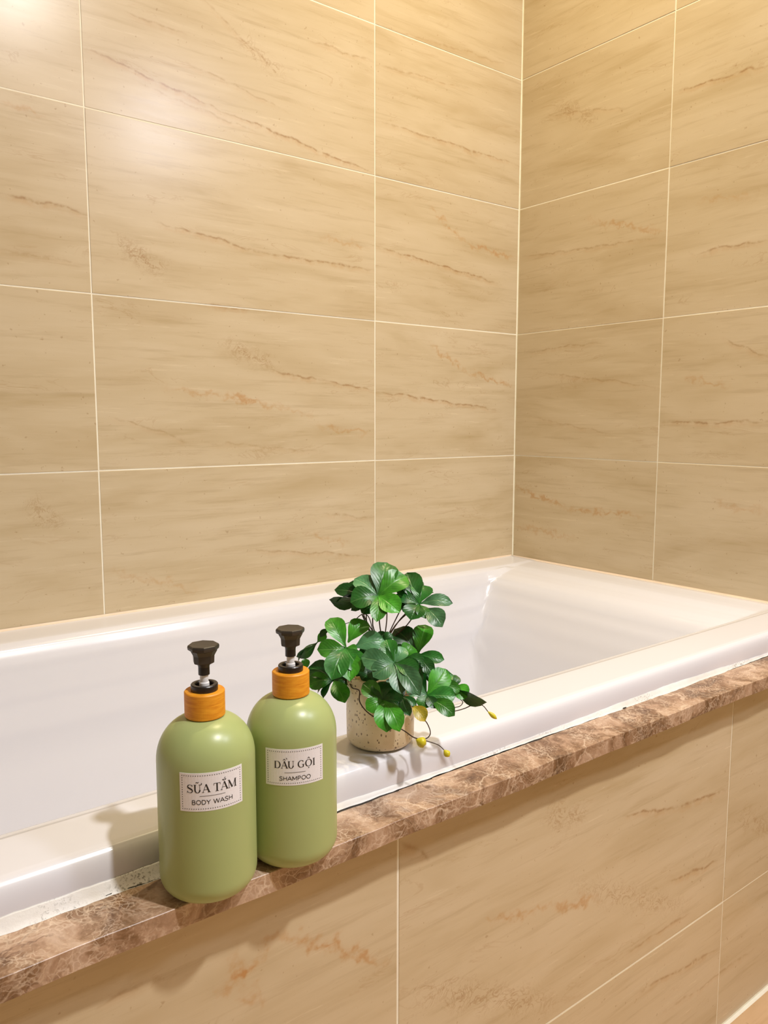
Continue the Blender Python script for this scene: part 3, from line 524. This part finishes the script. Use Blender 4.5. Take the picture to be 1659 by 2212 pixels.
R_ = 0.03825
def body_profile():
    p = [(0.0, 0.0025), (0.017, 0.0022), (0.0195, 0.0004), (0.0215, 0.0)]
    rc = 0.0165
    for k in range(1, 11):
        a = -PI/2+PI/2*k/10; p.append((R_-rc+rc*math.cos(a)*1.0, rc+rc*math.sin(a)))
    p += [(R_, 0.05), (R_, 0.085), (R_, 0.106)]
    for k in range(1, 15):
        a = PI/2*k/15; p.append((0.0105+(R_-0.0105)*math.cos(a), 0.106+0.0325*math.sin(a)))
    p += [(0.0120, 0.1388), (0.0118, 0.1400), (0.0, 0.1400)]
    return p

# --- lettering as strokes: glyph = (advance, [(points, widths)]) with cap height 1
TK, TN = 0.17, 0.055
def arc(cx, cy, rx, ry, a0, a1, n=12): return [(cx+rx*math.cos(math.radians(a0+(a1-a0)*i/n)), cy+ry*math.sin(math.radians(a0+(a1-a0)*i/n))) for i in range(n+1)]
def didone(pts): # width from the direction of travel: verticals thick, horizontals thin
    w = []
    for i in range(len(pts)):
        a = pts[max(i-1, 0)]; b = pts[min(i+1, len(pts)-1)]; l = math.hypot(b[0]-a[0], b[1]-a[1])
        w.append(TN+(TK-TN)*(abs(b[1]-a[1])/l)**2)
    return (pts, w)
def ln(a, b, w): return ([a, b], [w, w])
def serif(x, y, w=0.26): return ln((x-w/2, y), (x+w/2, y), TN)
A_ = [ln((.06, .03), (.38, 1.0), TN), ln((.38, 1.0), (.70, .03), TK), ln((.17, .34), (.58, .34), TN), serif(.07, .02, .2), serif(.70, .02, .28)]
U_ = [([(.16, .98), (.16, .35)], [TK, TK]), didone(arc(.41, .34, .25, .34, 180, 360)), ln((.66, .34), (.66, .98), TN), serif(.16, .98), serif(.66, .98, .2)]
CIRC = [([(.23, 1.14), (.38, 1.30), (.53, 1.14)], [TN, .1, TN])]
SERIF = {
 'S': (.74, [([(.62, .78), (.60, .98)], [TN, TN]), ([(.60, .80), (.52, .93), (.35, .99), (.18, .93), (.11, .77), (.18, .62), (.38, .51), (.57, .38), (.64, .23), (.56, .07), (.37, .01), (.18, .06), (.08, .2)], [TN, TN, TN, .10, .13, .16, .18, .16, .13, .09, TN, TN, TN]), ([(.08, .02), (.08, .24)], [TN, TN])]),
 'U~': (.92, U_+[([(.70, .96), (.82, 1.0), (.86, 1.12), (.80, 1.18)], [TN, .08, .09, .05]), ([(.22, 1.20), (.32, 1.30), (.44, 1.22), (.56, 1.32)], [.05, .08, .08, .05])]),
 'U': (.84, U_), 'A': (.78, A_),
 'T': (.80, [ln((.06, .98), (.74, .98), TN), ln((.40, .98), (.40, .02), TK), serif(.40, .02, .34), ln((.07, .98), (.06, .76), TN), ln((.73, .98), (.74, .76), TN)]),
 'A(': (.78, A_+[didone(arc(.38, 1.30, .15, .13, 180, 360)), ln((.38, 1.34), (.50, 1.52), .08)]),
 'A^': (.78, A_+CIRC+[ln((.66, 1.42), (.52, 1.30), .08)] if False else A_+CIRC+[ln((.60, 1.46), (.72, 1.30), .08)]),
 'M': (1.04, [ln((.13, .98), (.13, .02), TN), ln((.13, .98), (.50, .04), TK), ln((.50, .04), (.88, .98), TN), ln((.88, .98), (.88, .02), TK), serif(.13, .02, .22), serif(.88, .02, .3), serif(.10, .98, .16), serif(.90, .98, .2)]),
 'D': (.90, [ln((.17, .98), (.17, .02), TK), ln((.06, .98), (.42, .98), TN), ln((.06, .02), (.42, .02), TN), didone(arc(.42, .5, .34, .48, 90, -90))]),
 'G': (.92, [didone(arc(.46, .5, .36, .49, 50, 320)), ln((.72, .40), (.72, .08), TK*.9), ln((.56, .42), (.86, .42), TN), ln((.69, .74), (.69, .96), TN)]),
 'O^.': (.96, [didone(arc(.47, .5, .37, .49, 0, 360, 24)), ([(.31, 1.14), (.47, 1.30), (.63, 1.14)], [TN, .1, TN]), ln((.41, -.20), (.53, -.20), .12)]),
 'I': (.40, [ln((.20, .98), (.20, .02), TK), serif(.20, .98), serif(.20, .02)]),
 ' ': (.34, []),
}
sw = 0.15
def u(*pts): return (list(pts), [sw]*len(pts))
SANS = {
 'B': (.80, [u((.14, 0), (.14, 1)), u((.14, 1), (.42, 1), *arc(.42, .76, .2, .24, 90, -90, 8), (.14, .52)), u((.14, .52), *arc(.44, .26, .24, .26, 90, -90, 8), (.14, 0))]),
 'O': (1.0, [u(*arc(.5, .5, .4, .5, 0, 360, 24))]),
 'D': (.90, [u((.14, 0), (.14, 1), *arc(.38, .5, .4, .5, 90, -90, 12), (.14, 0))]),
 'Y': (.82, [u((.06, 1), (.41, .48)), u((.76, 1), (.41, .48)), u((.41, .5), (.41, 0))]),
 'W': (1.2, [u((.05, 1), (.32, 0)), u((.32, 0), (.6, 1)), u((.6, 1), (.88, 0)), u((.88, 0), (1.15, 1))]),
 'A': (.90, [u((.05, 0), (.45, 1)), u((.45, 1), (.85, 0)), u((.2, .33), (.7, .33))]),
 'S': (.76, [u((.64, .84), (.5, .97), (.36, 1), (.2, .95), (.12, .78), (.2, .6), (.38, .52), (.56, .42), (.64, .24), (.56, .06), (.38, 0), (.2, .03), (.09, .16))]),
 'H': (.90, [u((.14, 0), (.14, 1)), u((.76, 0), (.76, 1)), u((.14, .52), (.76, .52))]),
 'M': (1.06, [u((.14, 0), (.14, 1)), u((.14, 1), (.53, .2)), u((.53, .2), (.92, 1)), u((.92, 1), (.92, 0))]),
 'P': (.78, [u((.14, 0), (.14, 1), (.42, 1), *arc(.42, .73, .22, .27, 90, -90, 8), (.14, .46))]),
 ' ': (.45, []),
}
def stroke_quads(pts, ws):
    out = []
    for (a, wa), (b, wb_) in zip(zip(pts[:-1], ws[:-1]), zip(pts[1:], ws[1:])):
        dx, dy = b[0]-a[0], b[1]-a[1]; l = math.hypot(dx, dy)
        if l < 1e-6: continue
        nx_, ny_ = -dy/l, dx/l; ex, ey = dx/l*0.012, dy/l*0.012
        n = max(1, int(l/0.35)); 
        for k in range(n):
            t0, t1 = k/n, (k+1)/n
            w0 = (wa+(wb_-wa)*t0)/2; w1 = (wa+(wb_-wa)*t1)/2
            p0 = (a[0]+dx*t0-ex, a[1]+dy*t0-ey); p1 = (a[0]+dx*t1+ex, a[1]+dy*t1+ey)
            out.append([(p0[0]+nx_*w0, p0[1]+ny_*w0), (p1[0]+nx_*w1, p1[1]+ny_*w1), (p1[0]-nx_*w1, p1[1]-ny_*w1), (p0[0]-nx_*w0, p0[1]-ny_*w0)][::-1])
    return out
def text_quads(font, word, cx, y, cap, width):
    tot = sum(font[g][0] for g in word); sx = width/tot; x = cx-width/2; out = []
    for g in word:
        adv, strokes = font[g]
        for pts, ws in strokes:
            for q in stroke_quads([(a[0]*sx/cap, a[1]) for a in pts], ws):
                out.append([(x+p[0]*cap, y+p[1]*cap) for p in q])
        x += adv*sx
    return out

def wrap_mesh(quads, rad, th):
    """print on the cylinder: flat quads (metres) bent round it, as shallow raised ink"""
    bm = bmesh.new()
    for q in quads:
        vs = [bm.verts.new((rad*math.cos(th+p[0]/rad), rad*math.sin(th+p[0]/rad), p[1])) for p in q]
        bm.faces.new(vs)
    return bm

def make_bottle(loc, th, serif_word, sans_word, w1, w2, v1, vl, v2, c1, c2, lz0, lz1, label):
    root = empty('pump_bottle', loc); root.scale = (1.022, 1.022, 1.045); tag(root, label, 'bottle', 'green pump bottles on the marble ledge')
    body = obj('body', lathe(body_profile(), 96), GREEN, root, smooth=True)
    obj('collar', lathe([(0.0122, 0.1386), (0.0150, 0.1385), (0.0157, 0.1392), (0.0157, 0.1575), (0.0150, 0.1583), (0.0100, 0.1583), (0.0100, 0.1570)], 64), BAMBOO, root, smooth=False)
    obj('lock_ring', lathe([(0.0105, 0.1570), (0.0105, 0.1628), (0.0100, 0.1634), (0.0076, 0.1634), (0.0070, 0.1625), (0.0068, 0.1600), (0.0, 0.1600)], 48), BLACK, root, smooth=False)
    obj('pump_tube', lathe([(0.0, 0.1595), (0.0040, 0.1595), (0.0039, 0.1640), (0.0033, 0.1650), (0.0033, 0.1740), (0, 0.1740)], 32), TUBEW, root, smooth=False)
    hd = obj('pump_head', lathe([(0.0034, 0.1705), (0.0044, 0.1705), (0.0044, 0.1765), (0.0050, 0.1790), (0.0056, 0.1838), (0, 0.1838)], 32), BLACK, root)
    # actuator: faceted dished disc on a tapering block, nozzle pointing away from the viewer
    def oct_def(p, a):
        k = 1.0/ max(abs(math.cos(((a+PI/8) % (PI/4))-PI/8)), 0.9); return Vector((p.x*k, p.y*k, p.z))
    disc = lathe([(0, 0.1898), (0.0098, 0.1895), (0.0110, 0.1903), (0.0113, 0.1922), (0.0110, 0.1936), (0.0104, 0.1940), (0.006, 0.1936), (0, 0.1934)], 48, deform=oct_def)
    obj('press_disc', disc, HEAD, hd)
    bm = bmesh.new()
    d = Vector((math.cos(th), math.sin(th), 0)); s_ = Vector((-d.y, d.x, 0))
    def ring(z, wx, wy, off): return [bm.verts.new(s_*a*wx+d*(b*wy+off)+Vector((0, 0, z))) for a, b in ((1, .55), (.6, 1), (-.6, 1), (-1, .55), (-1, -.55), (-.6, -1), (.6, -1), (1, -.55))]
    rs = [ring(0.1796, .0068, .0066, 0), ring(0.1802, .0076, .0070, 0), ring(0.1858, .0079, .0074, 0), ring(0.1876, .0088, .0082, 0), ring(0.1900, .0100, .0095, 0)]
    bm.faces.new(rs[0][::-1])
    for A, B in zip(rs[:-1], rs[1:]):
        for k in range(8): bm.faces.new((A[k], A[(k+1) % 8], B[(k+1) % 8], B[k]))
    bm.faces.new(rs[-1]); bmesh.ops.recalc_face_normals(bm, faces=bm.faces)
    obj('head_block', bm, HEAD, hd)
    bm = bmesh.new(); tube(bm, [Vector((0, 0, .1862))-d*x for x in (0.004, 0.012, 0.019)]+[Vector((0, 0, .1845))-d*0.0225], 0.0036, 0.0026, 10)
    obj('nozzle', bm, HEAD, hd)
    # paper label bent round the body, 0.15 mm proud
    Wd = 0.0494; rad = R_+0.00016; n = 20; bm = bmesh.new(); rr = []
    for i in range(n+1):
        a = th+(-Wd/2+Wd*i/n)/R_
        rr.append([bm.verts.new((r*math.cos(a), r*math.sin(a), z)) for r, z in ((R_-.0002, lz0), (rad, lz0), (rad, lz1), (R_-.0002, lz1))])
    for A, B in zip(rr[:-1], rr[1:]):
        for k in range(3): bm.faces.new((A[k], B[k], B[k+1], A[k+1]))
    bm.faces.new(rr[0]); bm.faces.new(rr[-1][::-1]); bmesh.ops.recalc_face_normals(bm, faces=bm.faces)
    lab = obj('paper_label', bm, PAPER, root, smooth=False)
    lab['label'] = 'small white paper label printed with black capitals'
    H = lz1-lz0
    Q = text_quads(SERIF, serif_word, 0, lz1-H*v1-c1/2, c1, w1)
    Q += text_quads(SANS, sans_word, 0, lz1-H*v2-c2/2, c2, w2)
    obj('lettering', wrap_mesh(Q, rad+0.00012, th), INK, lab)
    lw = w1*0.5
    obj('divider_line', wrap_mesh(sum([[[(-lw/2+lw*k/6, lz1-H*vl-.00014), (-lw/2+lw*(k+1)/6, lz1-H*vl-.00014), (-lw/2+lw*(k+1)/6, lz1-H*vl+.00014), (-lw/2+lw*k/6, lz1-H*vl+.00014)]] for k in range(6)], []), rad+0.00012, th), INK, lab)
    D = []
    ins = 0.0019; s2 = 0.00030
    nxd = 26; nyd = 14
    pts = [(-Wd/2+ins+(Wd-2*ins)*i/nxd, z) for i in range(nxd+1) for z in (lz0+ins, lz1-ins)] + [(x, lz0+ins+(H-2*ins)*j/nyd) for j in range(1, nyd) for x in (-Wd/2+ins, Wd/2-ins)]
    for (x, z) in pts: D.append([(x-s2, z-s2), (x+s2, z-s2), (x+s2, z+s2), (x-s2, z+s2)])
    o = obj('dotted_border', wrap_mesh(D, rad+0.00012, th), INK, lab); o['kind'] = 'stuff'
    return root

def face_angle(loc, off_deg):
    a = math.atan2(CAM_REF[1]-loc[1], CAM_REF[0]-loc[0])
    return a+math.radians(off_deg)
CAM_REF = (-1.485, -1.386)                                     # the bottles' labels face the spot the photographer stood on
B1 = (-1.2262, -0.8150, LZ); B2 = (-1.1458, -0.8140, LZ)
make_bottle(B1, face_angle(B1, 6.0), ['S', 'U~', 'A', ' ', 'T', 'A(', 'M'], list('BODY WASH'), 0.0385, 0.0315, .40, .60, .76, .0062, .0032, 0.0793, 0.1084,
            'sage green pump bottle labelled SỮA TẮM BODY WASH, nearest on the marble ledge')
make_bottle(B2, face_angle(B2, 3.8), ['D', 'A^', 'U', ' ', 'G', 'O^.', 'I'], list('SHAMPOO'), 0.0345, 0.0262, .42, .64, .80, .0058, .0032, 0.0762, 0.1060,
            'sage green pump bottle labelled DẦU GỘI SHAMPOO, between body wash and plant')

# ------------------------------------------------------------ potted artificial plant
PX, PY, PZ = -0.9886, -0.7353, RZ+0.0012
plant = empty('potted_plant', (PX, PY, PZ))
tag(plant, 'artificial green leafy plant in a speckled cream pot on the white bathtub rim', 'potted plant')
def ceramic():
    m = NT('speckled_ceramic'); o = m.objc()
    c = m.ramp(m.noise(o, 30, 3), [(0.3, srgb(224, 206, 170)), (0.7, srgb(246, 234, 206))])
    mp = m.t.nodes.new('ShaderNodeMapping'); m.put(mp.inputs[0], o); mp.inputs['Scale'].default_value = (1, 1, .55)
    v = m.t.nodes.new('ShaderNodeTexVoronoi'); m.put(v.inputs['Vector'], mp.outputs[0]); v.inputs['Scale'].default_value = 330
    n = m.noise(o, 120, 2)
    k = m.math('MULTIPLY', m.math('LESS_THAN', v.outputs['Distance'], 0.27), m.ramp(n, [(0.50, (0, 0, 0)), (0.54, (1, 1, 1))]))
    c = m.mix(m.math('MULTIPLY', k, 0.8), c, srgb(104, 76, 44))
    v2 = m.t.nodes.new('ShaderNodeTexVoronoi'); m.put(v2.inputs['Vector'], o); v2.inputs['Scale'].default_value = 120
    c = m.mix(m.math('MULTIPLY', m.math('LESS_THAN', v2.outputs['Distance'], 0.15), 0.7), c, srgb(84, 62, 40))
    m.col(c); m.b.inputs['Roughness'].default_value = 0.38; m.bump(m.noise(o, 150, 3), 0.1, 0.001)
    return m.m
pr = 0.0362
pot = obj('pot', lathe([(0, 0.003), (0.028, 0.003), (0.0285, 0.0005), (0.0305, 0), (0.0335, 0.0022), (pr, 0.007), (pr+.0003, 0.03), (pr, 0.0740), (pr-.0008, 0.0755), (pr-.003, 0.0755), (pr-.0038, 0.0740), (pr-.0042, 0.060), (0, 0.060)], 72), ceramic(), plant, smooth=True)
bm = lathe([(0, 0.0695), (0.012, 0.0700), (0.024, 0.0688), (pr-.0041, 0.0682), (pr-.0041, 0.061), (0, 0.061)], 48)
obj('soil', bm, plain('sandy_foam_filler', srgb(186, 164, 120), 0.9, nz=(260, 0.35)), plant, smooth=True)

def leaf_mat():
    m = NT('glossy_artificial_leaf')
    oi = m.t.nodes.new('ShaderNodeObjectInfo').outputs['Color']
    uv = m.t.nodes.new('ShaderNodeTexCoord').outputs['UV']
    sp = m.t.nodes.new('ShaderNodeSeparateXYZ'); m.put(sp.inputs[0], uv)
    s = m.math('ABSOLUTE', m.math('SUBTRACT', sp.outputs[0], 0.5)); t = sp.outputs[1]
    mid = m.math('SUBTRACT', 1.0, m.math('MULTIPLY', s, 26.0), clamp=True)
    lat = m.math('SINE', m.math('MULTIPLY', m.math('SUBTRACT', t, m.math('MULTIPLY', s, 0.7)), 52.0))
    lm = m.ramp(lat, [(0.82, (0, 0, 0)), (1.0, (1, 1, 1))])
    n = m.noise(m.pos(), 90, 3)
    dark = m.mix(1.0, oi, (0.45, 0.55, 0.5), 'MULTIPLY')
    c = m.mix(m.ramp(n, [(0.35, (0, 0, 0)), (0.65, (1, 1, 1))]), dark, oi)
    lightc = m.mix(0.35, oi, (0.30, 0.55, 0.18))
    c = m.mix(m.math('MULTIPLY', mid, 0.55), c, lightc)
    c = m.mix(m.math('MULTIPLY', lm, 0.10), c, lightc)
    m.col(c); m.b.inputs['Roughness'].default_value = 0.36; m.b.inputs['Specular IOR Level'].default_value = 0.55
    m.b.inputs['Subsurface Weight'].default_value = 0.0
    m.bump(m.math('ADD', m.math('MULTIPLY', lat, 0.15), m.math('MULTIPLY', mid, -1.5)), 0.35, 0.0006)
    return m.m
LEAF = leaf_mat()
SHADES = [(0.012, 0.105, 0.012), (0.055, 0.30, 0.015), (0.028, 0.20, 0.022), (0.085, 0.25, 0.10), (0.50, 0.36, 0.02)]
VIEW = Vector((-0.61, -0.79, 0.12)).normalized()
def leaf(base, tip, width, shade, seed):
    rn = random.Random(seed)
    b = Vector(base); t = Vector(tip); ax = t-b; L = ax.length; ax.normalize()
    hint = (VIEW*0.9+Vector((0, 0, 0.55))+Vector((rn.uniform(-.2, .2), rn.uniform(-.2, .2), 0))).normalized()
    n = (hint-ax*hint.dot(ax)).normalized()
    width *= 1.22; t = b+(t-b)*1.06; L *= 1.06
    wr_ = width
    if width < 0.42*L:                                         # seen edge-on: a normal leaf rolled about its axis
        wr_ = 0.46*L; roll = math.acos(max(0.1, min(1, width/wr_)))*(1 if seed % 2 else -1)
        n = Matrix.Rotation(roll, 3, ax) @ n
    s = ax.cross(n)
    bm = bmesh.new(); uvl = bm.loops.layers.uv.new('UVMap')
    NTt, NS = 8, 4; g = []; uv = {}
    bow = L*rn.uniform(0.10, 0.20); cup = rn.uniform(0.16, 0.32); jit = rn.uniform(-.06, .06)
    for i in range(NTt+1):
        t_ = i/NTt
        prof = (math.sin(PI*min(1, max(0, t_))**1.45)**0.62)*1.0 if 0 < t_ < 1 else 0.0
        prof = max(prof, 0.07 if t_ < .5 else 0.02)
        if t_ < 0.3: prof = max(0.07, prof*(0.55+0.45*t_/0.3))
        row = []
        for j in range(NS+1):
            q = (j/NS-0.5)*2; hw = wr_*0.5*prof
            wav = 0.02*L*math.sin(t_*9+j*2+seed)*abs(q)
            p = b+ax*(L*t_)+s*(q*hw+jit*L*math.sin(PI*t_))+n*(bow*math.sin(PI*t_*0.9)*1.0+cup*abs(q)**1.4*hw+wav)
            v = bm.verts.new(p); row.append(v); uv[v] = (j/NS, t_)
        g.append(row)
    for i in range(NTt):
        for j in range(NS):
            f = bm.faces.new((g[i][j], g[i][j+1], g[i+1][j+1], g[i+1][j]))
            for lp in f.loops: lp[uvl].uv = uv[lp.vert]
    for v in bm.verts: v.co -= Vector((PX, PY, PZ))
    o = obj('leaf', bm, LEAF, plant, smooth=True)
    c = SHADES[shade]; k = rn.uniform(0.65, 1.5); o.color = (c[0]*k, c[1]*k, c[2]*k, 1)
    if shade == 4: o['label'] = 'yellowish brown young leaf'
    return o
for i, (b, t, wdt, sh) in enumerate(LEAVES): leaf(b, t, wdt, sh, i)
STEM = plain('dark_brown_stem', srgb(62, 44, 26), 0.5, nz=(200, 0.3))
for pts, r in STEMS:
    bm = bmesh.new(); tube(bm, [p-Vector((PX, PY, PZ)) for p in catmull(pts, 5)], r, r*0.8, 6)
    obj('stem', bm, STEM, plant, smooth=True)
BUD = plain('yellow_green_bud', srgb(206, 196, 40), 0.4, nz=(150, 0.2))
for (a, b), wdt in BUDS:
    a = Vector(a)-Vector((PX, PY, PZ)); b = Vector(b)-Vector((PX, PY, PZ)); ax = b-a; L = ax.length
    pr_ = [(0.0, 0)] + [(wdt/2*math.sin(PI*(k/9)**1.25)**0.8 if k < 9 else 0.0, L*k/9) for k in range(1, 10)]
    bm = lathe(pr_, 14); M4 = ax.to_track_quat('Z', 'Y').to_matrix().to_4x4(); M4.translation = a
    bmesh.ops.transform(bm, matrix=M4, verts=bm.verts)
    o = obj('bud', bm, BUD, plant, smooth=True); o['label'] = 'yellow green bud at a vine end'
